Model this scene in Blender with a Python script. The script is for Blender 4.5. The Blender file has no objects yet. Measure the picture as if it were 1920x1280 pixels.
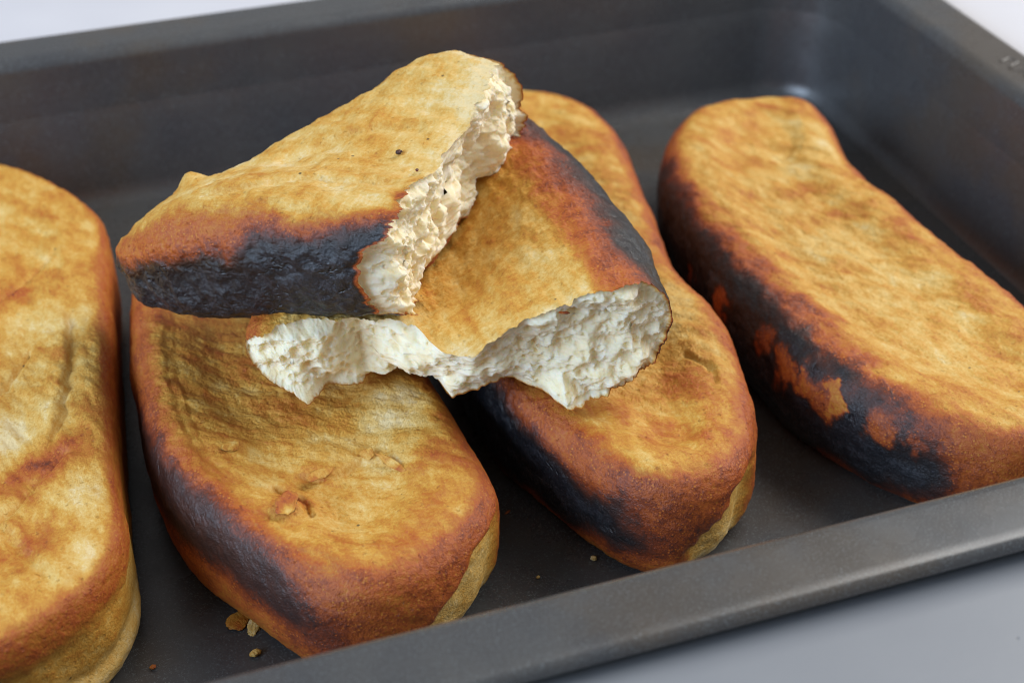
import bpy, math, random
import numpy as np
from mathutils import Matrix, Vector

# ------------------------------------------------------------------ camera, light, exposure (all lengths below in cm)
CM = 0.01
S = bpy.context.scene
def lin(r, g, b):
    f = lambda c: c / 12.92 if c <= 0.04045 else ((c + 0.055) / 1.055) ** 2.4
    return (f(r / 255), f(g / 255), f(b / 255), 1.0)

pitch, yaw, roll = math.radians(35.2647), math.radians(18.9372), math.radians(-0.317)
fw = Vector((math.sin(yaw) * math.cos(pitch), math.cos(yaw) * math.cos(pitch), -math.sin(pitch)))
rt0 = Vector((math.cos(yaw), -math.sin(yaw), 0)); up0 = rt0.cross(fw)
rt = rt0 * math.cos(roll) + up0 * math.sin(roll); up = up0 * math.cos(roll) - rt0 * math.sin(roll)
cd = bpy.data.cameras.new('camera'); cam = bpy.data.objects.new('camera', cd); S.collection.objects.link(cam)
CAM = Vector((-26.664, -45.401, 25.275))
M3 = Matrix((rt, up, -fw)).transposed()
cam.matrix_world = Matrix.Translation(CAM * CM) @ M3.to_4x4()
cd.sensor_width = 36; cd.lens = 2923.9 / 1920 * 36
cd.clip_start = 0.01; cd.clip_end = 50
cd.dof.use_dof = True; cd.dof.focus_distance = 0.345; cd.dof.aperture_fstop = 14.0
S.camera = cam

W = bpy.data.worlds.new('World'); S.world = W; W.use_nodes = True
bg = W.node_tree.nodes['Background']; bg.inputs[0].default_value = (0.95, 0.97, 1.0, 1); bg.inputs[1].default_value = 0.34

def area(name, loc, target, size, size_y, power, col):
    l = bpy.data.lights.new(name, 'AREA'); l.shape = 'RECTANGLE'; l.size = size * CM; l.size_y = size_y * CM
    l.energy = power; l.color = col
    o = bpy.data.objects.new(name, l); S.collection.objects.link(o)
    o.location = Vector(loc) * CM
    d = (Vector(target) - Vector(loc)).normalized()
    o.rotation_euler = d.to_track_quat('-Z', 'Y').to_euler()
    return o
area('window_light', (78, -2, 92), (-15, -12, 0), 90, 90, 19.0, (1.0, 0.98, 0.945))
area('side_window_light', (-112, -40, 46), (-12, -10, 2), 80, 55, 14.5, (0.60, 0.77, 1.0))

vs = S.view_settings; vs.view_transform = 'Standard'; vs.look = 'None'; vs.exposure = 0.0; vs.gamma = 1.0
try: vs.use_curve_mapping = False
except Exception: pass
S.cycles.max_bounces = 8; S.cycles.use_denoising = True; S.cycles.filter_width = 1.0

# ------------------------------------------------------------------ noise
def _hash(ix, iy, iz, seed):
    h = (ix.astype(np.int64) * 374761393 + iy.astype(np.int64) * 668265263 + iz.astype(np.int64) * 2147483647 + seed * 1274126177) & 0xffffffff
    h = ((h ^ (h >> 13)) * 1274126177) & 0xffffffff
    h = ((h ^ (h >> 16)) * 2246822519) & 0xffffffff
    return (h ^ (h >> 15)) & 0xffffffff
def perlin(P, seed=0):
    P = np.asarray(P, float); I = np.floor(P).astype(np.int64); Fr = P - I
    u = Fr * Fr * Fr * (Fr * (Fr * 6 - 15) + 10)
    out = 0.0
    for dx in (0, 1):
        wx = u[..., 0] if dx else 1 - u[..., 0]
        for dy in (0, 1):
            wy = u[..., 1] if dy else 1 - u[..., 1]
            for dz in (0, 1):
                wz = u[..., 2] if dz else 1 - u[..., 2]
                h = _hash(I[..., 0] + dx, I[..., 1] + dy, I[..., 2] + dz, seed)
                g = ((h & 1023) / 511.5 - 1) * (Fr[..., 0] - dx) + (((h >> 10) & 1023) / 511.5 - 1) * (Fr[..., 1] - dy) + (((h >> 20) & 1023) / 511.5 - 1) * (Fr[..., 2] - dz)
                out = out + wx * wy * wz * g
    return out * 1.15
def fbm(P, scale, octv=4, seed=0, gain=0.5):
    P = np.asarray(P, float) / scale; a = 1.0; s = 0.0
    for o in range(octv):
        s = s + a * perlin(P, seed + o * 17); P = P * 2.03 + 5.7; a *= gain
    return s
def worley(P, scale, seed=0):
    P = np.asarray(P, float) / scale; I = np.floor(P).astype(np.int64)
    best = np.full(P.shape[:-1], 9.0); rid = np.zeros(P.shape[:-1])
    for dx in (-1, 0, 1):
        for dy in (-1, 0, 1):
            for dz in (-1, 0, 1):
                J = I + np.array((dx, dy, dz)); h = _hash(J[..., 0], J[..., 1], J[..., 2], seed)
                c = J + np.stack([(h & 1023) / 1023, ((h >> 10) & 1023) / 1023, ((h >> 20) & 1023) / 1023], -1)
                d = np.linalg.norm(P - c, axis=-1); m = d < best
                best = np.where(m, d, best); rid = np.where(m, ((h >> 5) & 255) / 255.0, rid)
    return best, rid
def sstep(a, b, x):
    t = np.clip((x - a) / (b - a), 0, 1); return t * t * (3 - 2 * t)
def catmull(P, n, closed=True):
    P = np.asarray(P, float); m = len(P)
    Q = np.vstack([P, P[:1]]) if closed else P
    seg = np.linalg.norm(np.diff(Q, axis=0), axis=1); L = np.concatenate([[0], np.cumsum(seg)])
    t = np.linspace(0, L[-1], n, endpoint=not closed)
    i = np.clip(np.searchsorted(L, t, 'right') - 1, 0, len(seg) - 1); u = ((t - L[i]) / seg[i])[:, None]
    if closed: g = lambda k: P[k % m]
    else: g = lambda k: P[np.clip(k, 0, m - 1)]
    p0, p1, p2, p3 = g(i - 1), g(i), g(i + 1), g(i + 2)
    return 0.5 * (2 * p1 + (p2 - p0) * u + (2 * p0 - 5 * p1 + 4 * p2 - p3) * u ** 2 + (3 * p1 - p0 - 3 * p2 + p3) * u ** 3)
def polydist(X, Y, line):
    """distance in plan to a polyline, signed by the side (left +)"""
    L = catmull(line, 26, False); best = np.full(X.shape, 1e9); sg = np.zeros(X.shape); tt = np.zeros(X.shape)
    for j in range(len(L) - 1):
        a, b = L[j], L[j + 1]; d = b - a; q = np.clip(((X - a[0]) * d[0] + (Y - a[1]) * d[1]) / (d @ d), 0, 1)
        ex, ey = X - a[0] - q * d[0], Y - a[1] - q * d[1]; r = np.hypot(ex, ey); m = r < best
        best = np.where(m, r, best); sg = np.where(m, np.sign(d[0] * ey - d[1] * ex), sg); tt = np.where(m, (j + q) / 25, tt)
    return best, sg, tt

# ------------------------------------------------------------------ mesh helpers
def grid_normals(V, wrap):
    du = (np.roll(V, -1, 1) - np.roll(V, 1, 1)) if wrap else np.gradient(V, axis=1)
    dv = np.gradient(V, axis=0); n = np.cross(du, dv)
    return n / np.maximum(np.linalg.norm(n, axis=-1), 1e-9)[..., None]
def mesh_obj(name, V, Fq, mat, parent=None, attrs=None, normals=None, origin=None, smooth=True, custom=True):
    me = bpy.data.meshes.new(name)
    V = np.asarray(V, float).reshape(-1, 3)
    if origin is not None: V = V - np.asarray(origin)
    Fq = np.asarray(Fq)
    if normals is not None:      # wind the faces the way the given normals point
        Nf = np.asarray(normals, float).reshape(-1, 3); q = Fq[:: max(1, len(Fq) // 4000)]
        g = np.cross(V[q[:, 2]] - V[q[:, 0]], V[q[:, 3]] - V[q[:, 1]])
        if np.sum(g * Nf[q[:, 0]]) < 0: Fq = Fq[:, ::-1]
    me.vertices.add(len(V)); me.vertices.foreach_set('co', (V * CM).astype(np.float32).ravel())
    k = Fq.shape[1]
    me.loops.add(Fq.size); me.loops.foreach_set('vertex_index', Fq.astype(np.int32).ravel())
    me.polygons.add(len(Fq)); me.polygons.foreach_set('loop_start', np.arange(0, Fq.size, k, dtype=np.int32))
    me.polygons.foreach_set('loop_total', np.full(len(Fq), k, dtype=np.int32))
    me.update(calc_edges=True)
    if smooth: me.polygons.foreach_set('use_smooth', np.ones(len(Fq), bool))
    for an, av in (attrs or {}).items():
        a = me.attributes.new(an, 'FLOAT', 'POINT'); a.data.foreach_set('value', np.asarray(av, np.float32).ravel())
    if normals is not None and custom:
        me.normals_split_custom_set_from_vertices(np.asarray(normals, np.float32).reshape(-1, 3).tolist())
    me.materials.append(mat)
    o = bpy.data.objects.new(name, me); S.collection.objects.link(o)
    if parent is not None: o.parent = parent
    elif origin is not None: o.location = Vector(origin) * CM
    return o
def sub_grid(V, r0, r1, wrap=True):
    nr, nt = V.shape[:2]; idx = np.arange((r1 - r0 + 1) * nt).reshape(r1 - r0 + 1, nt)
    a, b = idx[:-1], idx[1:]
    if wrap: q = np.stack([a, b, np.roll(b, -1, 1), np.roll(a, -1, 1)], -1)
    else: q = np.stack([a[:, :-1], b[:, :-1], b[:, 1:], a[:, 1:]], -1)
    return q.reshape(-1, 4)
def thing(name, label, cat, loc=(0, 0, 0), group=None):
    o = bpy.data.objects.new(name, None); S.collection.objects.link(o); o.location = Vector(loc) * CM
    o.empty_display_size = 0.02
    o['label'] = label; o['category'] = cat
    if group: o['group'] = group
    return o

# ------------------------------------------------------------------ materials
class NT:
    def __init__(s, name):
        s.m = bpy.data.materials.new(name); s.m.use_nodes = True; s.t = s.m.node_tree
        s.b = s.t.nodes['Principled BSDF']; s.tc = s.t.nodes.new('ShaderNodeTexCoord')
    def n(s, typ, **kw):
        o = s.t.nodes.new(typ)
        for k, v in kw.items(): setattr(o, k, v)
        return o
    def l(s, a, b): s.t.links.new(a, b)
    def put(s, sock, v):
        if hasattr(v, 'is_linked') or hasattr(v, 'links'): s.l(v, sock)
        else: sock.default_value = v
    def math(s, op, a, b=0.0, c=None, clamp=False):
        o = s.n('ShaderNodeMath', operation=op, use_clamp=clamp); s.put(o.inputs[0], a); s.put(o.inputs[1], b)
        if c is not None: s.put(o.inputs[2], c)
        return o.outputs[0]
    def noise(s, scale_cm, detail=3, rough=0.55, vec=None, dist=0.0):
        o = s.n('ShaderNodeTexNoise'); o.inputs['Scale'].default_value = 1 / (scale_cm * CM); o.inputs['Detail'].default_value = detail
        o.inputs['Roughness'].default_value = rough; o.inputs['Distortion'].default_value = dist
        s.l(vec or s.tc.outputs['Object'], o.inputs['Vector']); return o.outputs['Fac']
    def voro(s, scale_cm, feature='F1', vec=None):
        o = s.n('ShaderNodeTexVoronoi', feature=feature); o.inputs['Scale'].default_value = 1 / (scale_cm * CM)
        s.l(vec or s.tc.outputs['Object'], o.inputs['Vector']); return o
    def attr(s, name): return s.n('ShaderNodeAttribute', attribute_name=name).outputs['Fac']
    def ramp(s, fac, stops, interp='LINEAR'):
        o = s.n('ShaderNodeValToRGB'); cr = o.color_ramp; cr.interpolation = interp
        while len(cr.elements) < len(stops): cr.elements.new(0.5)
        for e, (p, c) in zip(cr.elements, stops): e.position = p; e.color = c
        s.put(o.inputs[0], fac); return o.outputs[0]
    def mr(s, v, a, b, c=0.0, d=1.0):
        o = s.n('ShaderNodeMapRange'); o.interpolation_type = 'SMOOTHSTEP'
        s.put(o.inputs[0], v)
        for i, x in enumerate((a, b, c, d)): o.inputs[i + 1].default_value = x
        return o.outputs[0]
    def mix(s, fac, a, b, mode='MIX'):
        o = s.n('ShaderNodeMix', data_type='RGBA', blend_type=mode); s.put(o.inputs[0], fac); s.put(o.inputs[6], a); s.put(o.inputs[7], b); return o.outputs[2]
    def bump(s, h, dist_cm, strength=1.0, prev=None):
        o = s.n('ShaderNodeBump'); o.inputs['Strength'].default_value = strength; o.inputs['Distance'].default_value = dist_cm * CM
        s.put(o.inputs['Height'], h)
        if prev is not None: s.l(prev, o.inputs['Normal'])
        return o.outputs[0]
    def stretch(s, rot, sc):
        o = s.n('ShaderNodeMapping'); o.inputs['Rotation'].default_value = rot; o.inputs['Scale'].default_value = sc
        s.l(s.tc.outputs['Object'], o.inputs['Vector']); return o.outputs[0]

BAKE = [(0.00, lin(228, 204, 152)), (0.13, lin(218, 180, 102)), (0.26, lin(204, 150, 58)), (0.39, lin(184, 114, 34)), (0.52, lin(172, 84, 28)),
        (0.64, lin(124, 54, 24)), (0.75, lin(70, 40, 32)), (0.85, lin(36, 29, 29)), (0.93, lin(27, 28, 33)), (1.0, lin(46, 48, 54))]
def crust_material(name, grain_rot=0.0):
    k = NT(name)
    b0 = k.attr('bake')
    fine = k.noise(0.07, 3, 0.78)
    st = k.stretch((0, 0, grain_rot), (1, 0.36, 1)); fib = k.noise(0.26, 4, 0.68, st)
    d = k.math('MULTIPLY_ADD', fine, 0.38, -0.19)
    d = k.math('ADD', d, k.math('MULTIPLY_ADD', fib, 0.40, -0.20))
    d = k.math('MULTIPLY', d, k.mr(b0, 0.55, 0.85, 1.0, 0.30))
    b = k.math('ADD', b0, d, clamp=True)
    # raised pale blisters in the browned band
    vb = k.voro(0.085); dots = k.mr(vb.outputs['Distance'], 0.12, 0.40, 1.0, 0.0)
    band = k.math('MULTIPLY', k.mr(b0, 0.40, 0.52), k.mr(b0, 0.66, 0.8, 1.0, 0.0))
    dd = k.math('MULTIPLY', k.math('MULTIPLY', dots, k.mr(fib, 0.42, 0.58)), band)
    b = k.math('SUBTRACT', b, k.math('MULTIPLY', dd, 0.20), clamp=True)
    col = k.ramp(b, BAKE)
    # tiny scorched specks on the pale face
    vs_ = k.voro(0.95); sp = k.mr(vs_.outputs['Distance'], 0.025, 0.05, 1.0, 0.0)
    spc = k.math('MULTIPLY', sp, k.mr(b0, 0.30, 0.42, 1.0, 0.0))
    col = k.mix(k.math('MULTIPLY', spc, 0.8), col, lin(60, 45, 28))
    pv = k.voro(0.24); pit = k.math('MULTIPLY', k.mr(pv.outputs['Distance'], 0.10, 0.24, 1.0, 0.0), k.math('MULTIPLY', k.mr(fine, 0.5, 0.6), k.mr(b0, 0.5, 0.7, 1.0, 0.0)))
    # ash bloom on the charcoal
    ch = k.mr(b0, 0.78, 0.92)
    ash = k.math('MULTIPLY', ch, k.mr(k.math('ADD', k.math('MULTIPLY', fine, 0.5), k.math('MULTIPLY', fib, 0.5)), 0.46, 0.66))
    col = k.mix(k.math('MULTIPLY', ash, 0.26), col, lin(100, 101, 108))
    k.l(col, k.b.inputs['Base Color'])
    k.l(k.mr(b0, 0.40, 0.80, 0.60, 0.36), k.b.inputs['Roughness'])
    k.b.inputs['Specular IOR Level'].default_value = 0.5
    h = k.math('ADD', k.math('MULTIPLY', fine, 0.6), k.math('MULTIPLY', fib, 0.7))
    h = k.math('ADD', h, k.math('MULTIPLY', k.attr('crack'), -1.0)); h = k.math('SUBTRACT', h, k.math('MULTIPLY', pit, 0.5))
    k.l(k.bump(h, 0.062, 0.85), k.b.inputs['Normal'])
    return k.m
def crumb_material():
    k = NT('bread_crumb_material')
    e = k.attr('edge')
    n = k.noise(0.35, 4, 0.6); base = k.ramp(n, [(0.3, lin(240, 221, 178)), (0.55, lin(247, 234, 202)), (0.8, lin(250, 242, 222))])
    eb = k.math('ADD', e, k.math('MULTIPLY_ADD', k.noise(0.09, 3), 0.5, -0.25))
    base = k.mix(k.mr(eb, 0.45, 0.75), base, lin(222, 176, 104))
    base = k.mix(k.mr(eb, 0.72, 0.95), base, lin(176, 86, 34))
    k.l(base, k.b.inputs['Base Color'])
    k.b.inputs['Roughness'].default_value = 0.75; k.b.inputs['Specular IOR Level'].default_value = 0.2
    k.b.inputs['Subsurface Weight'].default_value = 0.65
    k.b.inputs['Subsurface Radius'].default_value = (0.0055, 0.0042, 0.0028); k.b.inputs['Subsurface Scale'].default_value = 1.0
    v = k.voro(0.10); h = k.math('ADD', k.math('MULTIPLY', v.outputs['Distance'], 0.5), k.math('MULTIPLY', k.noise(0.07, 4, 0.7), 0.6))
    n2 = k.bump(h, 0.04, 0.45)
    k.l(n2, k.b.inputs['Normal'])
    return k.m
def pan_material():
    k = NT('nonstick_coating')
    sm = k.noise(3.5, 4, 0.6); fine = k.noise(0.045, 3, 0.8)
    col = k.ramp(sm, [(0.3, (0.052, 0.052, 0.055, 1)), (0.7, (0.068, 0.066, 0.064, 1))])
    col = k.mix(k.math('MULTIPLY', k.mr(k.noise(6.0, 4, 0.6), 0.48, 0.66), 0.6), col, (0.080, 0.058, 0.038, 1))
    sp = k.mr(fine, 0.54, 0.68); col = k.mix(k.math('MULTIPLY', sp, 0.5), col, (0.22, 0.26, 0.27, 1))
    k.l(col, k.b.inputs['Base Color'])
    k.l(k.math('ADD', k.mr(k.noise(1.7, 4, 0.65), 0.3, 0.75, 0.22, 0.36), k.math('MULTIPLY', sp, 0.1)), k.b.inputs['Roughness'])
    k.b.inputs['Specular IOR Level'].default_value = 0.65; k.b.inputs['Metallic'].default_value = 0.0
    n1 = k.bump(fine, 0.006, 0.6); k.l(n1, k.b.inputs['Normal'])
    return k.m
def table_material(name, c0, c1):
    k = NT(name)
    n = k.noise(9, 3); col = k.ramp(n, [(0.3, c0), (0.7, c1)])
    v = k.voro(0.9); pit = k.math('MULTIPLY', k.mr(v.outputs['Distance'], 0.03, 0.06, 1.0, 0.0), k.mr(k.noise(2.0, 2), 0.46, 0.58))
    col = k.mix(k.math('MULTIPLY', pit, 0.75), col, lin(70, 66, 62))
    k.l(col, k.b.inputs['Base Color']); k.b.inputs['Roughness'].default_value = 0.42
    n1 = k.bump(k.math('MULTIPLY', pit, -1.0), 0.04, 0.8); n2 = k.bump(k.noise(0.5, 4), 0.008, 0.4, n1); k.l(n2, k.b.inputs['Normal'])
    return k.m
M_CRUMB = crumb_material(); M_PAN = pan_material(); M_TABLE_LIT = table_material('table_paint_lit', lin(200, 199, 205), lin(210, 209, 214)); M_TABLE_SHADED = table_material('table_paint_shaded', lin(122, 124, 129), lin(134, 136, 139))  # lit and shaded copies of one table paint, the shade put into the grey

# ------------------------------------------------------------------ tabletop
TZ = 4.40
# ------------------------------------------------------------------ roasting pan
def rrect(x0, x1, y0, y1, r, n=28):
    pts = []
    for cx, cy, a0 in ((x1 - r, y1 - r, 0), (x0 + r, y1 - r, 90), (x0 + r, y0 + r, 180), (x1 - r, y0 + r, 270)):
        for i in range(n + 1):
            a = math.radians(a0 + 90 * i / n); pts.append((cx + r * math.cos(a), cy + r * math.sin(a)))
    # denser straight runs
    out = []
    m = len(pts)
    for i in range(m):
        p, q = np.array(pts[i]), np.array(pts[(i + 1) % m]); d = np.linalg.norm(q - p)
        k = 24 if (i + 1) % (n + 1) == 0 else 1
        for j in range(k): out.append(p + (q - p) * j / k)
    return np.array(out)
PX0, PX1, PY0, PY1, PH = -37.0, 0.0, -25.43, 0.0, 5.0
prof = []   # (offset outward, z, group)
for o_ in (-9, -6, -3, -1.6, -0.6): prof.append((o_, 0.0, 'floor'))
prof.append((-0.2, 0.0, 'floor'))
for a in np.linspace(0, 80, 9): prof.append((-0.18 + 0.42 * math.sin(math.radians(a)), 0.42 - 0.42 * math.cos(math.radians(a)), 'wall'))
for z in np.linspace(0.6, 4.55, 9): prof.append((0.25 + 0.24 * (z - 0.5) / 4.2, z, 'wall'))
for a in np.linspace(8, 90, 8): prof.append((0.47 + 0.42 * (1 - math.cos(math.radians(a))), 4.6 + 0.42 * math.sin(math.radians(a)), 'rim'))
for o_ in (1.2, 1.6, 1.95): prof.append((o_, 5.02, 'rim'))
for a in np.linspace(15, 255, 14): prof.append((2.08 + 0.22 * math.sin(math.radians(a)), 4.80 + 0.22 * math.cos(math.radians(a)), 'rim'))
for o_, z in ((1.75, 4.88), (1.1, 4.9), (0.62, 4.5), (0.3, 2.5), (0.12, 0.6), (-0.2, -0.05), (-0.7, -0.2), (-6, -0.2)): prof.append((o_, z, 'outer_shell'))
rings = []
for o_, z, g in prof:
    r = max(0.3, 2.1 + o_ * 0.9) if o_ > -1.7 else 0.35
    P = rrect(PX0 - o_, PX1 + o_, PY0 - o_, PY1 + o_, r); rings.append(np.column_stack([P, np.full(len(P), z)]))
PV = np.array(rings); PN = grid_normals(PV, True); nmid = len(prof)
PN = -PN if PN[2, 5, 2] < 0 else PN
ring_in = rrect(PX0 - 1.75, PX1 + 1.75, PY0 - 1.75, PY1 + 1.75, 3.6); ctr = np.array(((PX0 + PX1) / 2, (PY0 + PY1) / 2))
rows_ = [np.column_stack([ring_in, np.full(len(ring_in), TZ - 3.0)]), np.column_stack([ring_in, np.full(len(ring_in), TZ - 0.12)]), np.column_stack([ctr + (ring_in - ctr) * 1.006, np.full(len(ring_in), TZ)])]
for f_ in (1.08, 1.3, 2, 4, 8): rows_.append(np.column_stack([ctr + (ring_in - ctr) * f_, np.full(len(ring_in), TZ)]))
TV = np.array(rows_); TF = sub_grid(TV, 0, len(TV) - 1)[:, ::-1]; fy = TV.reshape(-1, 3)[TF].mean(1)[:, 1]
t = mesh_obj('tabletop', TV, TF[fy >= ctr[1]], M_TABLE_LIT, smooth=False); t['kind'] = 'structure'
t = mesh_obj('tabletop_shaded', TV, TF[fy < ctr[1]], M_TABLE_SHADED, smooth=False); t['kind'] = 'structure'  # front part of the same tabletop, its shade painted in as darker grey
pan = thing('roasting_pan', 'dark grey nonstick roasting pan holding the bread loaves', 'pan', ((PX0 + PX1) / 2, (PY0 + PY1) / 2, -0.2))
PO = ((PX0 + PX1) / 2, (PY0 + PY1) / 2, -0.2)
groups = ['floor', 'wall', 'rim', 'outer_shell']
for gi, g in enumerate(groups):
    ids = [i for i, q in enumerate(prof) if q[2] == g]; r0 = ids[0] - (1 if gi else 0); r1 = ids[-1]
    V = PV[r0:r1 + 1]; Fq = sub_grid(PV, r0, r1)
    Fq = Fq[:, ::-1] if PN[2, 5, 2] > 0 and False else Fq
    nt_ = V.shape[1]; Vv = V.reshape(-1, 3); Nn = PN[r0:r1 + 1].reshape(-1, 3)
    o = mesh_obj({'floor': 'pan_floor', 'wall': 'pan_wall', 'rim': 'pan_rim', 'outer_shell': 'outer_shell'}[g], Vv, Fq, M_PAN, pan, None, Nn, PO)
    if g == 'floor':
        # middle sheet closing the floor
        bmv = PV[0]
        me = o.data
        import bmesh
        bm = bmesh.new(); bm.from_mesh(me); bm.verts.ensure_lookup_table(); bm.faces.new([bm.verts[i] for i in range(nt_)]); bmesh.ops.recalc_face_normals(bm, faces=bm.faces)
        bm.to_mesh(me); bm.free()

# ------------------------------------------------------------------ whole loaves
SURF = []   # upper faces (cm, world) on which crumbs rest
def loaf(name, label, ctrl, spine, T=3.22, Rh=1.10, seed=1, p=2.9, bake=None, relief=None, nt=680, dip=0.25, grain=0.0, lump=0.09, rimv=0.52):
    C = catmull(ctrl, nt); Tg = np.roll(C, -4, 0) - np.roll(C, 4, 0); Tg /= np.linalg.norm(Tg, axis=1)[:, None]
    area_ = np.sum(C[:, 0] * np.roll(C[:, 1], -1) - C[:, 1] * np.roll(C[:, 0], -1))
    Nn = np.stack([Tg[:, 1], -Tg[:, 0]], 1) * np.sign(area_)
    sp = catmull(spine, 260, False); D = np.linalg.norm(C[:, None] - sp[None], axis=2)
    Sp = sp[np.argmin(D, 1)]
    C = C + Nn * (1.53 - Rh)
    rows = []; phi = []; kk = []
    Tt = T if callable(T) else (lambda x, y: np.full(np.shape(x), T))
    for k in np.linspace(1, 0, 120)[:-1]:
        P = C * (1 - k) + Sp * k; d = np.linalg.norm(P - C, axis=1)
        z = Tt(P[:, 0], P[:, 1]) - dip * sstep(0.15, 1.3, d); rows.append(np.column_stack([P, z])); phi.append(90.0 + 0 * k); kk.append(d)
    for a in np.linspace(90, -90, 110):
        r = math.radians(a); c_, s_ = abs(math.cos(r)) ** (2 / p), math.copysign(abs(math.sin(r)) ** (2 / p), math.sin(r))
        P = C + Nn * Rh * c_; TT = Tt(C[:, 0], C[:, 1]); rows.append(np.column_stack([P, TT / 2 + TT / 2 * s_])); phi.append(a); kk.append(np.zeros(nt))
    for k in np.linspace(0.1, 1, 8):
        P = C * (1 - k) + Sp * k; rows.append(np.column_stack([P, np.full(nt, 0.02 * k)])); phi.append(-90.0); kk.append(np.zeros(nt))
    V = np.array(rows); PH_ = np.repeat(np.array(phi)[:, None], nt, 1); DD = np.array(kk)
    N = grid_normals(V, True)
    if np.mean(N[60, :, 2]) < 0: N = -N
    wv = sstep(0.0, 0.5, DD)[..., None]; N = N * (1 - wv) + np.array((0, 0, 1.0)) * wv
    mask = sstep(-85, -40, PH_)
    dsp = mask * (lump * fbm(V, 3.2, 2, seed) + 0.05 * fbm(V, 1.1, 3, seed + 3) + 0.022 * fbm(V, 0.3, 4, seed + 7, 0.6))
    topm = sstep(40, 80, PH_)
    # wrinkles that run along the loaf on the flat face
    Vs = V.copy(); ca, sa = math.cos(grain), math.sin(grain)
    U1, U2 = V[..., 0] * ca + V[..., 1] * sa, -V[..., 0] * sa + V[..., 1] * ca
    Q = np.stack([U1 / 2.6, U2, V[..., 2] * 0.5], -1)
    wr = fbm(Q, 0.42, 4, seed + 11, 0.6); dsp += topm * 0.05 * wr
    b = 0.0
    if relief is not None: dsp = dsp + relief(V, PH_, topm)
    V2 = V + N * dsp[..., None]
    V2[..., 2] = np.maximum(V2[..., 2], 0.01)
    N2 = grid_normals(V2, True)
    if np.mean(N2[60, :, 2]) < 0: N2 = -N2
    base = 0.22 + 0.10 * fbm(V, 1.7, 3, seed + 21, 0.5) + 0.17 * fbm(Q, 0.55, 4, seed + 31, 0.6) + 0.5 * np.clip(dsp, -0.1, 0.1) * topm
    rim = sstep(80, 54, PH_ + 13 * fbm(V, 0.9, 4, seed + 41, 0.6)) * (1 - 0.55 * sstep(-5, -70, PH_ + 20 * fbm(V, 1.3, 2, seed + 43)))
    inner = sstep(1.1, 0.0, DD + 0.5 * fbm(V, 0.8, 3, seed + 51)) * 0.05
    bk = base * (1 - rim) + rim * (rimv + 0.06 * fbm(V, 0.8, 3, seed + 61)) + inner * (1 - rim)
    if bake is not None: bk = bake(V, PH_, bk, topm)
    bk = np.clip(bk, 0.0, 0.97)
    ck = cracks(V, bk, seed)
    O = (float(C[:, 0].mean()), float(C[:, 1].mean()), 0.0)
    th = thing(name, label, 'bread', O, 'whole bread loaves in the pan')
    m = crust_material('crust_' + name + str(seed), -grain)
    cut = 119 + 26
    SURF.append(V2[:cut].reshape(-1, 3))
    for nm, r0, r1 in (('top_crust', 0, cut), ('side_crust', cut, V.shape[0] - 1)):
        mesh_obj(nm, V2[r0:r1 + 1], sub_grid(V2, r0, r1), m, th, {'bake': bk[r0:r1 + 1], 'crack': ck[r0:r1 + 1]}, N2[r0:r1 + 1], O)
    return th
def cracks(V, bk, seed):
    """fine branching cracks where the crust is charcoal"""
    n = np.abs(fbm(V + 0.25 * fbm(V, 0.5, 2, seed + 71)[..., None], 1.1, 3, seed + 72, 0.55))
    return sstep(0.035, 0.0, n) * sstep(0.72, 0.9, bk) * sstep(0.0, 0.25, fbm(V, 1.6, 2, seed + 73))
def blob(V, x, y, z, r, rz=None):
    rz = rz or r
    return np.exp(-(((V[..., 0] - x) ** 2 + (V[..., 1] - y) ** 2) / r ** 2 + (V[..., 2] - z) ** 2 / rz ** 2))
def crease(V, line, depth, width, step=0.0, topm=1.0, seed=5):
    out = np.zeros(V.shape[:2]); L = np.array(line); mg = width * 10 + 0.3
    topm = np.broadcast_to(topm, out.shape)
    m = (V[..., 0] > L[:, 0].min() - mg) & (V[..., 0] < L[:, 0].max() + mg) & (V[..., 1] > L[:, 1].min() - mg) & (V[..., 1] < L[:, 1].max() + mg) & (topm > 0.001)
    P = V[m]
    if len(P) == 0: return out
    d, s, tt = polydist(P[:, 0] + 0.10 * fbm(P, 0.5, 3, seed), P[:, 1] + 0.10 * fbm(P, 0.5, 3, seed + 1), line)
    fade = sstep(0, 0.12, tt) * sstep(1, 0.88, tt)
    out[m] = topm[m] * fade * (-depth * np.exp(-(d / width) ** 2) + step * s * np.exp(-(d / (width * 4)) ** 2) * sstep(0, width * 0.6, d))
    return out
def band(V, pts):
    """1 on a 3-D polyline of (x, y, z, radius, strength), falling to 0 at the radius"""
    P = np.array(pts, float); best = np.zeros(V.shape[:2])
    for j in range(len(P) - 1):
        a, b = P[j], P[j + 1]; d = b[:3] - a[:3]; q = np.clip(((V - a[:3]) @ d) / (d @ d), 0, 1)
        r = np.linalg.norm((V - a[:3] - q[..., None] * d) * np.array((1, 1, 1.15)), axis=-1)
        best = np.maximum(best, (a[4] + (b[4] - a[4]) * q) * (1 - r / (a[3] + (b[3] - a[3]) * q)))
    return best
def charmix(bk, V, m, level, seed, lo=0.0, hi=0.5, amp=0.18):
    n = fbm(V, 1.3, 5, seed, 0.6)
    w = sstep(lo, hi, m + amp * n * sstep(-0.3, 0.1, m))
    return np.maximum(bk, bk + (level - bk) * w)
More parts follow.
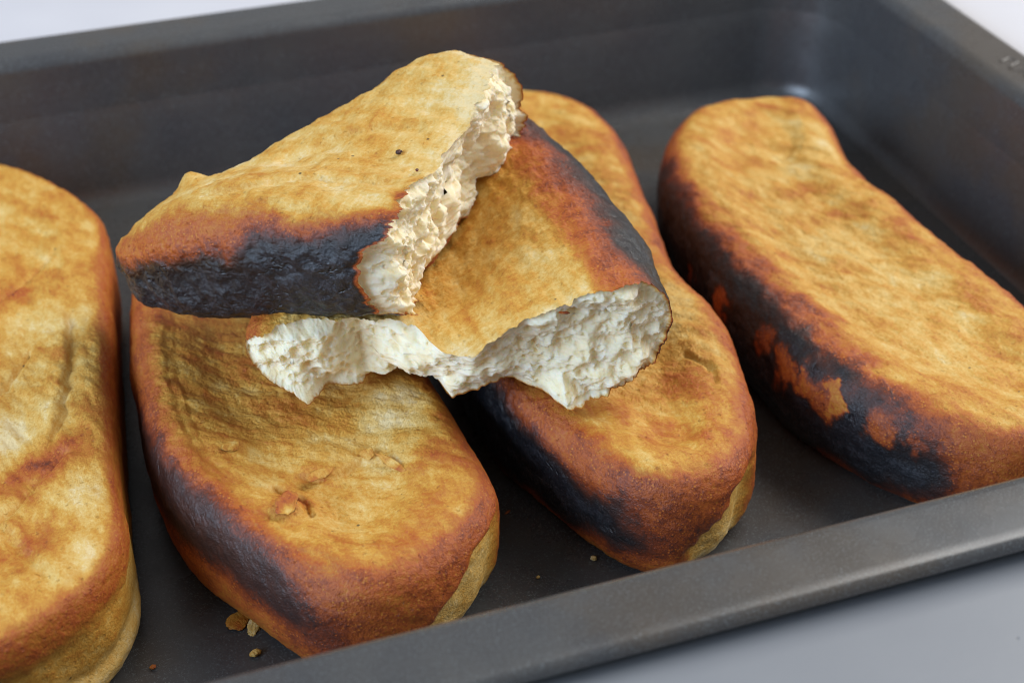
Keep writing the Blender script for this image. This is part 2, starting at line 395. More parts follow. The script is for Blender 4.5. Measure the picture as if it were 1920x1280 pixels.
# left loaf, cut by the frame
def relL(V, PH_, tm):
    r = crease(V, [(-26.6, -7.6), (-27.6, -8.8), (-29.2, -10.2), (-31, -11.4)], 0.10, 0.09, 0.05, tm, 3)
    r = r + crease(V, [(-26.7, -10.9), (-26.79, -12.2), (-27.04, -13.9), (-27.3, -15.1), (-27.7, -16.2)], 0.09, 0.10, -0.06, tm, 4)
    r = r + crease(V, [(-27.7, -11.9), (-28.2, -12.9), (-29.2, -14.4)], 0.14, 0.07, 0.03, tm, 6)
    r = r + crease(V, [(-27.2, -16.4), (-28.05, -17.3), (-29.2, -18.5)], 0.10, 0.12, 0.09, tm, 7)
    r = r + crease(V, [(-28.9, -18.2), (-28.4, -19.6), (-28.0, -20.8)], 0.08, 0.12, 0.05, tm, 8)
    g = np.exp(-((PH_ + 4 + 8 * fbm(V, 2, 2, 9)) / 7) ** 2) * sstep(-18.0, -20.0, V[..., 1])
    return r - 0.16 * g
def bakL(V, PH_, bk, tm):
    for (x, y, r, a) in ((-27.9, -16.6, 0.75, 0.26), (-28.5, -17.2, 0.7, 0.2), (-27.3, -8.4, 0.8, 0.14), (-28.1, -9.3, 0.7, 0.18), (-28.6, -19.4, 0.8, 0.2), (-27.3, -18.2, 0.7, -0.14), (-27.3, -20.3, 0.6, -0.2), (-26.8, -11.2, 0.6, -0.16), (-28.6, -15.6, 0.8, -0.18)):
        bk = bk + a * blob(V, x, y, 3.2, r, 2) * tm * (1 + 0.8 * fbm(V, 0.6, 3, 77))
    bk = bk + 0.05 * sstep(70, 50, PH_) - 0.30 * sstep(14, -8, PH_ + 8 * fbm(V, 2, 2, 9)) * sstep(-15, -19.0, V[..., 1])
    bk = bk - 0.04 * sstep(8, -8, PH_) * sstep(-17.0, -19.8, V[..., 1])
    return bk
loaf('bread_loaf', 'golden loaf cut off by the left edge of the photo, free of charring', [(-29.2, -2.8), (-28.3, -3.5), (-27.5, -4.6), (-26.85, -6.0), (-26.75, -7.2), (-26.98, -8.9), (-27.25, -11.4), (-27.6, -14.7), (-27.85, -17.6), (-27.95, -19.2), (-28.6, -20.1), (-30.3, -20.7), (-31.8, -19.6), (-32.3, -16), (-32.1, -10), (-31.8, -5.5), (-30.8, -3.2)],
     [(-29.4, -5.5), (-29.8, -11), (-30.2, -17.5)], seed=101, p=5.0, Rh=0.95, lump=0.04, rimv=0.43, bake=bakL, relief=relL, grain=math.radians(-60), T=3.2)

# front left loaf
FLC = [(-24.1, -10.2), (-24.35, -12.0), (-24.6, -13.3), (-24.66, -14.9), (-24.62, -16.6), (-24.4, -18.2), (-23.93, -19.5), (-23.45, -20.5), (-23.0, -21.05), (-22.26, -21.6), (-20.9, -22.2)]
def relFL(V, PH_, tm):
    r = crease(V, FLC, 0.07, 0.10, 0.0, tm, 13)
    d, s, tt = polydist(V[..., 0] + 0.1 * fbm(V, 0.5, 3, 3), V[..., 1], FLC)
    r = r - 0.12 * tm * np.where(s > 0, sstep(0.0, 0.22, d), 0) * sstep(0, .1, tt) * sstep(1, .9, tt)
    r = r + 0.22 * blob(V, -22.95, -19.9, 3.2, 0.38, 2) * tm + 0.12 * blob(V, -23.55, -17.3, 3.2, 0.2, 2) * tm + 0.1 * blob(V, -21.9, -18.9, 3.2, 0.3, 2) * tm
    r = r + crease(V, [(-23.2, -19.0), (-22.7, -19.6), (-22.6, -20.4)], 0.14, 0.08, 0.05, tm, 15)
    r = r + crease(V, [(-22.6, -18.6), (-21.8, -19.0), (-21.0, -18.6)], 0.08, 0.10, 0.05, tm, 16)
    g = sstep(38, 20, PH_ + 8 * fbm(V, 1.5, 2, 9)) * sstep(-19.9, -19.3, V[..., 0] + 1.3 * np.clip(2.4 - V[..., 2], 0, 1) + 0.2 * fbm(V, 0.8, 2, 10)) * sstep(-20.4, -21.4, V[..., 1])
    return r - 0.32 * g
def bakFL(V, PH_, bk, tm):
    bk = bk + 0.05 * tm + 0.14 * blob(V, -22.8, -12.6, 3.2, 2.0, 3) * tm + 0.12 * blob(V, -22.9, -19.8, 3.2, 0.5, 2) * tm + 0.1 * blob(V, -22.2, -16.2, 3.2, 1.6, 3) * tm
    bk = bk - 0.20 * blob(V, -19.6, -17.2, 3.2, 1.3, 2.2) * sstep(-20, 40, PH_) - 0.12 * blob(V, -22.3, -18.2, 3.2, 0.35, 2) * tm
    m = band(V, [(-25.6, -11.5, 0.6, 0.9, 0.3), (-25.7, -13.6, 1.3, 1.2, 0.5), (-25.55, -15.3, 2.1, 1.3, 0.85), (-25.4, -17.2, 2.3, 1.35, 1.0), (-25.0, -18.7, 2.4, 1.35, 1.0), (-24.35, -20.0, 2.35, 1.3, 1.0), (-23.7, -21.2, 2.2, 1.3, 0.9), (-22.8, -22.3, 1.9, 1.3, 0.6), (-21.4, -23.0, 1.5, 1.1, 0.25)])
    bk = charmix(bk, V, m, 0.79, 201, -0.05, 0.7, 0.2)
    bk = bk - 0.36 * sstep(38, 20, PH_ + 8 * fbm(V, 1.5, 2, 9)) * sstep(-19.9, -19.3, V[..., 0] + 1.3 * np.clip(2.4 - V[..., 2], 0, 1) + 0.2 * fbm(V, 0.8, 2, 10)) * sstep(-20.4, -21.4, V[..., 1])
    return bk
front = loaf('bread_loaf', 'bent loaf at the front with a brown scorched left edge, under the torn pieces', [(-22.0, -8.0), (-23.0, -8.4), (-23.5, -9.7), (-23.75, -11.1), (-24.0, -13.2), (-24.1, -15.4), (-24.0, -17.0), (-23.75, -18.2), (-23.2, -19.35), (-22.65, -20.4), (-22.1, -21.25), (-21.6, -21.5), (-20.7, -21.15), (-20.05, -20.6), (-19.95, -19.8), (-20.0, -18.2), (-20.1, -16.5), (-20.2, -14.5), (-20.1, -11.5), (-20.2, -9.4), (-20.9, -8.3)],
     [(-21.8, -10), (-22.0, -12), (-22.1, -16), (-21.6, -19.4)], seed=211, dip=0.27, bake=bakFL, relief=relFL, grain=math.radians(-35))

# middle loaf
def relM(V, PH_, tm):
    r = crease(V, [(-12.75, -17.6), (-12.4, -18.4), (-12.6, -19.2)], 0.09, 0.07, 0.04, tm, 23)
    r = r + crease(V, [(-16.6, -17.0), (-15.9, -18.4), (-15.2, -19.8), (-14.3, -20.7), (-13.4, -20.0)], 0.10, 0.30, 0.0, tm, 24)
    g = sstep(34, 16, PH_ + 8 * fbm(V, 1.5, 2, 9)) * sstep(-13.8, -13.2, V[..., 0] + 1.0 * np.clip(2.2 - V[..., 2], 0, 1) + 0.2 * fbm(V, 0.8, 2, 10)) * sstep(-20.6, -21.5, V[..., 1])
    rough = blob(V, -16.9, -17.3, 2.4, 0.9, 0.9)
    return r - 0.34 * g + rough * 0.14 * fbm(V, 0.4, 4, 29, 0.6)
def bakM(V, PH_, bk, tm):
    bk = bk - 0.14 * blob(V, -12.6, -16.0, 3.2, 1.3, 2) * tm + 0.1 * blob(V, -14.2, -19.8, 3.2, 1.6, 2) * tm
    m = band(V, [(-17.7, -12.0, 1.8, 2.0, 1.0), (-17.7, -15.0, 1.8, 2.0, 1.0), (-17.6, -16.6, 1.7, 1.9, 1.0), (-17.3, -18.0, 1.5, 1.8, 1.0), (-16.9, -19.3, 1.5, 1.6, 1.0), (-16.3, -20.6, 1.5, 1.3, 0.8), (-15.6, -21.8, 1.3, 1.2, 0.3)])
    bk = charmix(bk, V, m, 0.95, 301, -0.08, 0.70, 0.25)
    bk = bk + 0.06 * blob(V, -14.8, -21.8, 2.2, 1.8, 1.5) * (1 - tm)
    bk = bk - 0.38 * sstep(34, 16, PH_ + 8 * fbm(V, 1.5, 2, 9)) * sstep(-13.8, -13.2, V[..., 0] + 1.0 * np.clip(2.2 - V[..., 2], 0, 1) + 0.2 * fbm(V, 0.8, 2, 10)) * sstep(-20.6, -21.5, V[..., 1])
    return bk
loaf('bread_loaf', 'loaf lying under the torn halves with a charred black left side', [(-12.8, -3.3), (-11.8, -3.8), (-11.2, -4.7), (-11.1, -6.3), (-11.4, -8.0), (-11.95, -10.5), (-12.5, -13.2), (-12.55, -14.6), (-12.4, -15.8), (-12.65, -17.4), (-13.0, -18.8), (-13.25, -19.5), (-13.7, -20.4), (-14.2, -20.85), (-14.7, -20.4), (-15.2, -19.3), (-15.65, -17.9), (-15.95, -16.6), (-16.05, -15.0), (-16.0, -12.5), (-15.6, -9), (-15.0, -6), (-14.1, -4.0)],
     [(-13.2, -5.5), (-13.9, -11), (-14.2, -15), (-14.1, -18.8)], seed=311, dip=0.30, bake=bakM, relief=relM, grain=math.radians(-40))

# right loaf
def relR(V, PH_, tm):
    r = crease(V, [(-6.4, -8.0), (-5.4, -8.5), (-4.4, -9.8)], 0.05, 0.16, 0.03, tm, 33)
    r = r + 0.10 * blob(V, -3.7, -6.4, 3.0, 0.7, 2) * tm
    sd = sstep(70, 20, PH_)
    blis = blob(V, -9.9, -18.6, 2.2, 1.2, 0.8) + blob(V, -10.2, -14.6, 2.1, 0.7, 0.8) + blob(V, -9.0, -20.9, 2.2, 0.6, 0.6)
    return r + sd * (0.10 * blis + 0.08 * fbm(V, 0.7, 3, 39) * blob(V, -9.8, -15, 1.5, 5, 2))
def bakR(V, PH_, bk, tm):
    m = band(V, [(-8.6, -7.6, 1.5, 1.2, 0.6), (-9.4, -8.8, 1.6, 1.9, 1.0), (-9.8, -10.4, 1.5, 2.2, 1.0), (-10.1, -12.6, 1.5, 2.4, 1.0), (-10.3, -14.8, 1.6, 2.6, 1.0), (-10.2, -16.8, 1.6, 2.6, 1.0), (-9.9, -18.8, 1.6, 2.5, 1.0), (-9.3, -20.6, 1.5, 2.2, 0.82), (-8.3, -22.2, 1.3, 1.8, 0.40)])
    n = fbm(V, 1.0, 3, 351)
    hole = 0; Vw = V + 0.45 * np.stack([fbm(V, 0.6, 4, 371 + j, 0.6) for j in range(3)], -1)
    for (x, y, z, r, a) in ((-10.26, -14.6, 2.1, 0.55, 1), (-10.1, -16.9, 2.5, 0.5, 0.85), (-10.0, -17.9, 2.2, 0.65, 1), (-9.9, -18.7, 2.2, 0.75, 1.15), (-9.7, -19.4, 2.2, 0.6, 1.05), (-9.05, -20.8, 2.25, 0.45, 0.95), (-8.65, -21.5, 2.2, 0.3, 0.75), (-10.1, -12.4, 1.6, 0.4, 0.7)):
        hole = np.maximum(hole, a * blob(Vw, x, y, z, r, 0.6))
    bk = charmix(bk, V, m, 0.94, 361, -0.05, 0.62, 0.2)
    w = sstep(0.22, 0.80, hole + 0.3 * n); bk = bk * (1 - w) + (0.57 + 0.16 * n) * w
    w2 = sstep(0.5, 0.6, blob(Vw, -9.6, -19.6, 2.35, 0.40, 0.4) + 0.3 * n); bk = bk * (1 - w2) + 0.40 * w2
    bk = bk - 0.12 * blob(V, -4.3, -9.4, 3.0, 0.9, 2)
    return bk
loaf('bread_loaf', 'loaf along the right wall with charcoal side and orange blistered patches', [(-4.5, -7.0), (-4.65, -7.8), (-5.0, -9.0), (-5.15, -10.4), (-5.1, -12.1), (-5.0, -14.2), (-4.85, -16.3), (-4.75, -18.4), (-4.7, -20.2), (-5.1, -21.6), (-6.2, -21.9), (-7.2, -20.9), (-8.1, -19.2), (-8.55, -17.5), (-8.65, -15.2), (-8.55, -12.8), (-8.3, -10.6), (-7.9, -9.0), (-7.2, -7.7), (-6.4, -6.75), (-5.6, -6.45), (-4.8, -6.55)],
     [(-5.9, -9.3), (-6.5, -13), (-6.5, -17), (-6.0, -19.5)], seed=411, T=3.1, bake=bakR, relief=relR, grain=math.radians(-55))

# ------------------------------------------------------------------ torn halves
def torn(name, label, O, ea, eb, ec, a0, aN, bN, aF, bF, T, tear, medial, seed, dip, bake, nv=190, nth=900, n_exp=2.8, rounding=2.2, relief=None, ragged=0.28, bow=None, group='halves of the torn loaf'):
    """a runs from the closed end to the torn end, b across, c up"""
    th = np.linspace(0, 2 * np.pi, nth, endpoint=False); deg = np.degrees(th)
    td, ta = np.array([q[0] for q in tear], float), np.array([q[1] for q in tear], float)
    aT = np.interp(deg, np.r_[td, 360], np.r_[ta, ta[0]])
    ring = np.stack([np.cos(th) * 4, np.sin(th) * 2.4, np.zeros(nth)], -1)
    aT0 = aT + ragged * 0.6 * fbm(ring, 1.2, 2, seed)
    aT = aT0 + ragged * 0.7 * fbm(ring, 0.5, 4, seed + 1, 0.62) + 0.12 * np.abs(fbm(ring, 0.25, 4, seed + 3, 0.6)) - 0.03
    def surf(a, thv):
        near, far = np.interp(a, aN, bN), np.interp(a, aF, bF)
        bc, hw = (near + far) / 2, (far - near) / 2
        cb = np.sign(np.cos(thv)) * np.abs(np.cos(thv)) ** (2 / n_exp); sb = np.sign(np.sin(thv)) * np.abs(np.sin(thv)) ** (2 / n_exp)
        u = np.clip((a - a0) / rounding, 0, 1); rd = np.sqrt(np.clip(1 - (1 - u) ** 2, 0, 1))
        b = bc + hw * cb
        Tm = T(a, b); half = Tm / 2
        c = half * (1 + 0) + half * rd * sb
        c = np.where(sb > 0, c - dip(a, b) * sb * rd, c)
        if bow is not None: c = c + bow(a, b)
        return np.stack([a, b, c], -1)
    v = np.linspace(0, 1, nv) ** 1.5
    v = 0.5 * v + 0.5 * np.linspace(0, 1, nv)
    A = a0 + (aT[None] - a0) * v[:, None]; TH = np.repeat(th[None], nv, 0)
    V = surf(A, TH); N = grid_normals(V, True)
    cen = V.mean((0, 1))
    if np.mean(np.sum(N * (V - cen), -1)) < 0: N = -N
    topm = sstep(0.35, 0.8, np.sin(TH))
    dsp = 0.12 * fbm(V, 2.4, 2, seed + 5) + 0.06 * fbm(V, 0.9, 3, seed + 6) + 0.028 * fbm(V, 0.28, 4, seed + 7, 0.6)
    Q = V * np.array((0.4, 1, 0.5)); wr = fbm(Q, 0.40, 4, seed + 8, 0.6); dsp = dsp + topm * 0.05 * wr
    if relief is not None: dsp = dsp + relief(V, TH, topm)
    dsp = dsp * sstep(0, 0.08, v)[:, None]
    V2 = V + N * dsp[..., None]
    N2 = grid_normals(V2, True)
    if np.mean(np.sum(N2 * (V - cen), -1)) < 0: N2 = -N2
    base = 0.19 + 0.10 * fbm(V, 1.5, 3, seed + 21, 0.5) + 0.16 * fbm(Q, 0.5, 4, seed + 31, 0.6) + 0.5 * np.clip(dsp, -.1, .1) * topm
    sidem = np.abs(np.cos(TH)) ** (2 / n_exp)
    rim = sstep(0.80, 0.97, sidem + 0.06 * fbm(V, 0.9, 3, seed + 41)); botm = sstep(-0.3, -0.8, np.sin(TH))
    bk = base * (1 - rim) + 0.5 * rim; bk = bk * (1 - botm) + 0.42 * botm
    bk = bake(V, TH, bk, topm, aT[None] - A)
    bk = np.clip(bk, 0, 0.97)
    # torn face
    E = V2[-1]; nk = 150
    Es = surf(aT0, th)                                  # the edge before its small teeth
    near, far = np.interp(E[:, 0], aN, bN), np.interp(E[:, 0], aF, bF)
    bm_ = np.clip(Es[:, 1], near + 1.0, far - 1.0)
    am = np.interp(bm_, [q[0] for q in medial], [q[1] for q in medial])
    hT = T(am, bm_) - dip(am, bm_); cm = hT * 0.5 + (bow(am, bm_) if bow is not None else 0)
    Mp = np.stack([am, bm_, cm], -1)
    k = (np.linspace(0, 1, nk) ** 1.25)[:, None, None]
    ks = k[..., 0]
    Pc = Es[None] * (1 - k) + Mp[None] * k
    Pc[..., 0] = Es[None, :, 0] + (Mp[None, :, 0] - Es[None, :, 0]) * sstep(0, 1, ks ** 0.7)
    dist = np.linalg.norm(Pc - Es[None], axis=-1); w = sstep(0.0, 0.28, dist)
    Pc = Pc + (E - Es)[None] * np.exp(-(dist / 0.10) ** 1.3)[..., None]
    D = np.stack([fbm(Pc, 1.2, 3, seed + 100 + 31 * j, 0.45) for j in range(3)], -1)
    Pd = Pc + D * np.array((0.40, 0.14, 0.14)) * w[..., None]
    lay = fbm(Pc * np.array((0.5, 0.5, 1.5)) + 0.2 * D, 0.7, 4, seed + 87, 0.55)          # torn layers
    pd_ = 0.0
    for sc, dep, thr, sd in ((0.60, 0.20, 0.66, 9), (0.34, 0.15, 0.40, 10), (0.19, 0.09, 0.2, 12), (0.11, 0.035, 0.2, 14)):
        wd, rid = worley(Pc * np.array((0.6, 1, 1.1)) + 0.06 * D, sc, seed + sd); rr = 0.26 + 0.30 * rid
        pd_ = pd_ + dep * np.exp(-(wd / rr) ** 4) * (rid > thr)
    Pd[..., 0] += w * (0.10 * lay - pd_ + 0.06) - 0.10 * np.exp(-((dist - 0.10) / 0.09) ** 2)
    Pd = Pd + (w * 0.022)[..., None] * np.stack([fbm(Pc, 0.14, 3, seed + 200 + j, 0.55) for j in range(3)], -1)
    lo = (bow(Pd[..., 0], Pd[..., 1]) if bow is not None else 0) + 0.02
    Pd[..., 2] = np.maximum(Pd[..., 2], lo)
    Nc = grid_normals(Pd, True)
    if np.mean(Nc[..., 0]) < 0: Nc = -Nc
    edge = np.exp(-dist / 0.14) * np.clip(0.35 + bk[-1][None] * 0.9, 0, 1)
    Rm = Matrix((ea, eb, ec)).transposed()
    root = thing(name, label, 'bread', O, group); root.rotation_euler = Rm.to_euler()
    mat = crust_material('crust_torn_' + str(seed), 1.57)
    mesh_obj('crust', V2, sub_grid(V2, 0, nv - 1), mat, root, {'bake': bk, 'crack': cracks(V, bk, seed)}, N2)
    mesh_obj('crumb_face', Pd, sub_grid(Pd, 0, nk - 1), M_CRUMB, root, {'edge': edge}, Nc, custom=False)
    Rw = np.array(Rm)
    return root, mat, (V2.reshape(-1, 3) @ Rw.T + np.array(O)), (Pd.reshape(-1, 3) @ Rw.T + np.array(O))

# lower half: torn face towards the camera; a = -y, b = x
LO = (-18.4, -9.0, 3.42)
def T_low(a, b): return 2.75 + 1.15 * sstep(0.4, 3.6, b) - 0.25 * sstep(-1, -4, b)
def dip_low(a, b): return 0.95 * np.exp(-((b + 0.6) / 2.6) ** 2) * sstep(1.0, 5.0, a) + 0.12
def bow_low(a, b): return 0.35 * np.exp(-((b - 0.9) / 1.1) ** 2) * sstep(5, 9, a)
def bake_low(V, TH, bk, tm, dte):
    a, b = V[..., 0], V[..., 1]
    n = fbm(V, 1.2, 4, 551, 0.6)
    up_ = sstep(-0.75, -0.2, np.sin(TH))
    w = sstep(2.4, 3.2, b + 0.25 * n) * up_; bk = bk * (1 - w) + (0.48 + 0.07 * n) * w
    w = sstep(3.0, 4.2, b + 0.3 * n) * up_; bk = bk + (0.68 - bk) * w
    w = sstep(3.9, 4.75, b + 0.3 * n + 0.3 * sstep(5, 9.5, a)) * sstep(-0.6, -0.2, np.sin(TH) + 0.15 * n); bk = np.maximum(bk, bk + (0.92 - bk) * w)
    bk = bk + 0.05 * tm + 0.10 * tm * sstep(4.5, 2.0, a)
    bk = bk - 0.10 * sstep(0.7, 0.0, dte) * tm * (b < 2.6)
    return bk
low, low_mat, low_w, low_c = torn('torn_bread', 'lower torn half resting on two loaves, white crumb face towards the viewer', LO, (0, -1, 0), (1, 0, 0), (0, 0, 1), 0.0,
     [0, 0.6, 1.5, 3, 5, 7, 9, 12], [0.6, -0.6, -1.6, -2.9, -3.9, -4.6, -4.8, -4.8],
     [0, 0.3, 1.0, 2.0, 3.5, 5.5, 8, 10, 12], [2.6, 3.4, 4.2, 4.6, 4.9, 5.05, 5.0, 4.6, 4.3],
     T_low, [(0, 10.1), (30, 10.2), (55, 10.3), (62, 10.2), (70, 10.0), (83, 9.8), (87, 9.75), (90, 10.0), (92, 9.6), (95, 9.2), (99, 8.2), (112, 7.5), (130, 7.3), (150, 7.5), (175, 7.0), (200, 7.3), (216, 8.0), (224, 8.4), (234, 7.7), (244, 7.9), (256, 7.1), (264, 7.3), (267.5, 8.9), (271, 9.0), (281, 9.1), (288, 9.7), (293, 10.6), (300, 10.3), (317, 10.3), (340, 10.2)],
     [(-4.5, 7.5), (-3, 7.9), (-2, 7.3), (-1, 8.5), (0, 9.2), (1.5, 9.5), (3, 10.0), (4.2, 10.2)], 501, dip_low, bake_low, bow=bow_low, rounding=1.7, n_exp=2.35)

# upper half: lies tilted across the lower half and the front left loaf
UO = (-25.09, -11.08, 4.12); UA = (0.6899, -0.7144, 0.1165); UB = (0.6946, 0.6987, 0.1714); UC = (-0.2038, -0.0373, 0.9783)
def T_up(a, b): return 1.75 + 1.3 * sstep(0.0, 4.6, a) + 0.65 * sstep(2.2, -0.6, b) * sstep(0, 3, a) + 0.5 * sstep(3.5, 6.5, b) * sstep(4, 7, a)
def bow_up(a, b): return -0.3 * sstep(6.5, 3.5, a)
def dip_up(a, b): return 0.10 * np.exp(-((b - 2.6) / 1.8) ** 2) * sstep(2, 5, a)
def rel_up(V, TH, tm):
    r = crease(V, [(3.6, -0.2), (4.9, 0.1), (5.8, 0.8), (6.9, 0.95), (8.2, 1.3)], 0.07, 0.09, 0.05, tm, 63)
    r = r + crease(V, [(4.2, 1.8), (5.8, 2.9), (7.6, 3.6)], 0.07, 0.14, 0.04, tm, 64)
    sd = sstep(0.4, -0.3, np.cos(TH)) * (1 - tm)
    return r + sd * (0.09 * fbm(V, 0.8, 4, 69, 0.6) + 0.0) + 0.35 * blob(V, 2.3, 1.0, 2.3, 0.35, 0.5)
def bake_up(V, TH, bk, tm, dte):
    a, b, c = V[..., 0], V[..., 1], V[..., 2]; n = fbm(V, 1.3, 4, 651, 0.6)
    nearm = sstep(0.3, -0.5, np.cos(TH))
    s = np.sin(TH)
    h = c / T_up(a, b)
    w = nearm * sstep(0.93, 0.80, h + 0.05 * n); bk = bk * (1 - w) + (0.50 + 0.05 * n) * w
    lim = np.interp(a, [0, 2.0, 4.0, 5.0, 6.3, 7.2, 8.5], [0.55, 0.55, 0.62, 0.68, 0.82, 0.80, 0.92])
    w = nearm * sstep(0.14, -0.14, h - lim + 0.11 * n); bk = np.maximum(bk, bk * (1 - w) + 0.945 * w)
    bk = np.where(nearm > 0.5, bk, bk)
    w = sstep(-0.80, -0.97, s) * sstep(0.16, 0.04, h); bk = bk * (1 - 0.8 * w) + 0.45 * 0.8 * w
    w = sstep(0.16, 0.05, dte) * nearm * (1 - tm); bk = bk * (1 - w) + 0.55 * w
    bk = bk - 0.16 * sstep(1.3, 0.1, dte + 0.5 * n) * tm
    return bk
upper, up_mat, up_w, up_c = torn('torn_bread', 'upper torn half lying tilted on top with a charcoal black near side', UO, UA, UB, UC, 0.25,
     [0.25, 0.7, 1.3, 2.6, 4.5, 6.6, 8.4, 12], [-0.2, -0.75, -1.05, -1.35, -1.4, -1.15, -0.65, -0.3],
     [0.25, 0.8, 1.3, 1.75, 2.1, 3.1, 3.9, 4.8, 6.1, 6.9, 8.2, 12], [0.0, 0.45, 0.85, 1.5, 1.45, 2.8, 4.1, 5.3, 6.7, 6.95, 6.8, 6.6],
     T_up, [(0, 8.2), (15, 7.9), (25, 7.2), (36, 6.7), (44, 7.4), (52, 8.2), (65, 8.5), (90, 8.6), (110, 8.6), (125, 8.7), (140, 8.9), (152, 8.8), (165, 8.1), (180, 7.9), (200, 8.1), (214, 8.4), (222, 8.6), (235, 8.0), (255, 7.8), (280, 7.8), (310, 7.9), (340, 8.1)],
     [(-1, 8.1), (0, 8.5), (1.2, 8.5), (2.0, 8.0), (3.0, 8.3), (4.2, 7.7), (5, 8.2), (6.5, 8.5)], 601, dip_up, bake_up, rounding=1.0, relief=rel_up, bow=bow_up, n_exp=3.4, ragged=0.36)

# ------------------------------------------------------------------ flakes and crumbs
def lump(size, seed, bend=0.0, rough=0.3, nu=26, nv=14):
    """an irregular torn scrap, sx * sy * sz cm, optionally curled about its long axis"""
    u = np.linspace(0, 2 * np.pi, nu, endpoint=False); v = np.linspace(0.02, np.pi - 0.02, nv)
    Vv, U = np.meshgrid(v, u, indexing='ij')
    D = np.stack([np.sin(Vv) * np.cos(U), np.sin(Vv) * np.sin(U), np.cos(Vv)], -1)
    r = 1 + rough * fbm(D, 0.8, 3, seed, 0.6) + rough * 0.6 * fbm(D, 0.3, 2, seed + 5)
    P = D * r[..., None] * np.array(size) / 2
    P[..., 2] += bend * (P[..., 1] ** 2 + 0.3 * P[..., 0] ** 2)
    return P
def scrap(name, P, mat, loc, rot, label=None, cat=None, group=None, bake=0.3, parent=None, bvar=0.25):
    P = P - np.array((0, 0, P[..., 2].min() * 0.8)) if parent is None else P
    bk = np.clip(bake + bvar * fbm(P + np.array(loc), 0.3, 2, 5), 0, 1)
    N = grid_normals(P, True)
    if np.sum(N * P) < 0: N = -N
    o = mesh_obj(name, P, sub_grid(P, 0, P.shape[0] - 1), mat, parent, {'bake': bk, 'crack': bk * 0, 'edge': bk * 0}, N)
    o.location = Vector(loc) * CM; o.rotation_euler = rot
    if label: o['label'] = label; o['category'] = cat
    if group: o['group'] = group
    return o
def rest(cloud, x, y):
    d = (cloud[:, 0] - x) ** 2 + (cloud[:, 1] - y) ** 2; m = d < 0.02
    return float(cloud[m, 2].max()) if m.any() else float(cloud[np.argmin(d), 2])
M_SCRAP = crust_material('crust_scrap')
G = 'crumbs scattered in the pan and on the bread'
scrap('crust_flake', lump((0.62, 0.44, 0.10), 31, 0.35), M_SCRAP, (-24.42, -19.86, 0.02), (0.25, 0.1, 0.6), 'orange crust flake on the pan floor beside the front loaf', 'crumb', G, 0.44)
scrap('crumb_shred', lump((0.30, 0.70, 0.12), 32, 0.3, 0.5), M_SCRAP, (-24.05, -20.0, 0.02), (0.35, 0.1, -0.5), 'pale shred of crumb leaning by the orange flake', 'crumb', G, 0.08)
scrap('crust_crumb', lump((0.26, 0.18, 0.14), 33), M_SCRAP, (-24.25, -20.95, 0.02), (0, 0, 0.3), 'small tan crumb at the foot of the front pan wall', 'crumb', G, 0.30)
scrap('crust_crumb', lump((0.13, 0.16, 0.11), 34), M_SCRAP, (-16.17, -20.61, 0.02), (0, 0, 0.8), 'tiny pale crumb beside the shadow of the loaf with charred left side', 'crumb', G, 0.15)
scrap('crust_crumb', lump((0.16, 0.06, 0.05), 35), M_SCRAP, (-17.53, -18.38, 0.02), (0, 0, 0.5), 'thin orange sliver on the pan floor between two front loaves', 'crumb', G, 0.55)
scrap('crust_crumb', lump((0.10, 0.08, 0.07), 36), M_SCRAP, (-17.6, -20.75, 0.02), (0, 0, 0.5), 'minute pale crumb close to the front rim, between two loaves', 'crumb', G, 0.12)
scrap('crust_crumb', lump((0.14, 0.12, 0.09), 37), M_SCRAP, (-26.42, -20.6, 0.02), (0, 0, 0.2), 'tiny orange crumb at the bottom left beside the left loaf', 'crumb', G, 0.45)

def top_scrap(name, size, seed, x, y, cloud, rot, bake, label, bend=0.4, rough=0.3, lift=0.0):
    return scrap(name, lump(size, seed, bend, rough), M_SCRAP, (x, y, rest(cloud, x, y) + lift), rot, label, 'crumb', G, bake)
top_scrap('burnt_crumb', (0.16, 0.13, 0.10), 41, -18.9, -14.95, up_w, (0, 0, 0.3), 0.74, 'dark burnt crumb lying on the upper torn half')
top_scrap('crust_crumb', (0.09, 0.07, 0.06), 42, -18.75, -15.9, up_w, (0, 0, 0.9), 0.62, 'tiny brown crumb at the torn edge of the upper half')

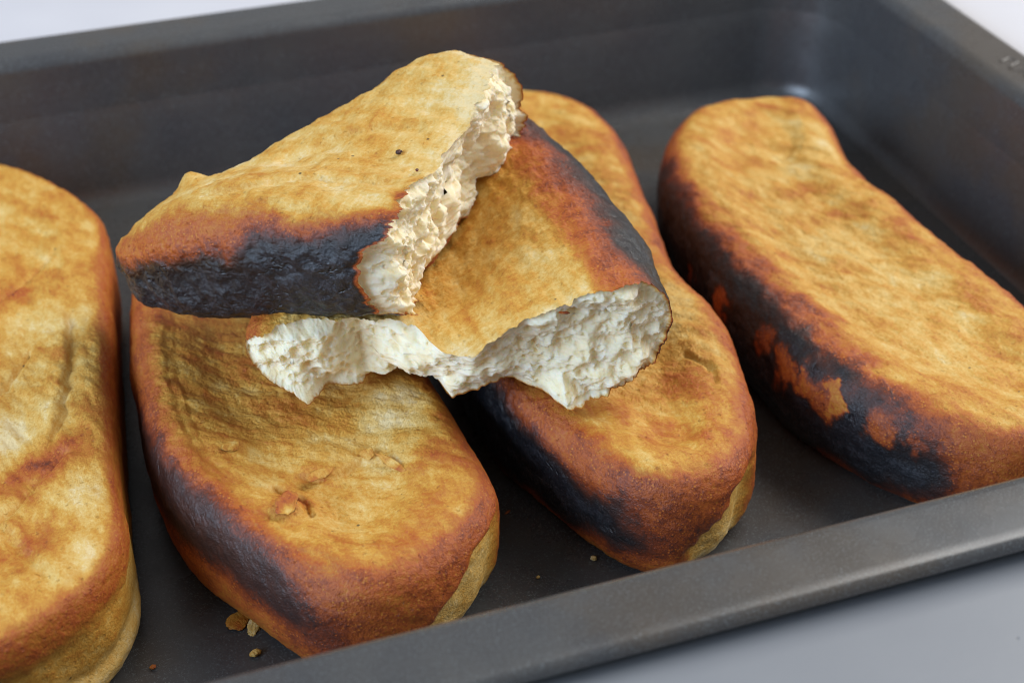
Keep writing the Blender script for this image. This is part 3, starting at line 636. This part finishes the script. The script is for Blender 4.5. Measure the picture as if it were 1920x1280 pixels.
# torn skin lifted off the flat top of the front loaf, and a tongue of crust hanging over the lower torn face
FO = np.array(front.location) / CM
def skin(P, x, y, rot, bake, lift=0.02):
    z = rest(SURF[1], x, y) + lift
    scrap('lifted_skin', P, M_SCRAP, (x - FO[0], y - FO[1], z - FO[2]), rot, bake=bake, parent=front, bvar=0.3)
skin(lump((0.85, 0.20, 0.06), 51, 0.5, 0.4), -20.5, -19.15, (0.7, 0.05, -1.05), 0.30, 0.03)
skin(lump((0.32, 0.28, 0.05), 52, 0.9, 0.4), -20.9, -18.5, (0.35, -0.5, 0.4), 0.34, 0.04)
skin(lump((0.62, 0.46, 0.06), 53, 0.7, 0.35), -23.05, -20.05, (0.10, -0.25, 0.8), 0.40, 0.0)
skin(lump((0.45, 0.26, 0.04), 54, 0.8, 0.4), -23.8, -17.55, (0.3, 0.2, 0.3), 0.28, 0.03)
skin(lump((0.70, 0.24, 0.04), 55, 0.6, 0.4), -22.1, -18.95, (0.3, 0.1, 0.5), 0.28, 0.02)
q_ = low_c[(np.abs(low_c[:, 0] + 16.4) < 0.12) & (np.abs(low_c[:, 2] - 6.0) < 0.12)]; yq = float(q_[:, 1].min()) if len(q_) else -19.4
scrap('crust_sliver', lump((0.26, 0.07, 0.06), 57, 0.0, 0.3), M_SCRAP, (-16.4, yq - 0.01, 6.0), (0, 0.15, -0.25), 'brown sliver stuck to the white face of the lower torn half', 'crumb', G, 0.62)

# raised maker's mark on the right-hand rim: worn illegible strokes
def stroke(name, pts, r, parent, org):
    P = catmull([(x, y, 5.02) for x, y in pts], 24, False); T_ = np.gradient(P, axis=0); T_ /= np.linalg.norm(T_, axis=1)[:, None]
    Sd = np.cross(T_, (0, 0, 1.0)); a = np.linspace(0, 2 * np.pi, 8, endpoint=False)
    Vt = P[:, None] + r * (np.cos(a)[None, :, None] * Sd[:, None] + np.sin(a)[None, :, None] * np.array((0, 0, 0.5)))
    mesh_obj(name, Vt, sub_grid(Vt, 0, len(P) - 1), M_PAN, parent, None, None, org)
stroke('raised_mark', [(1.25, -9.45), (1.62, -9.32), (1.72, -9.62), (1.38, -9.78), (1.22, -9.98)], 0.06, pan, PO)
stroke('raised_mark', [(1.28, -10.08), (1.52, -10.28), (1.36, -10.62), (1.30, -10.95)], 0.06, pan, PO)
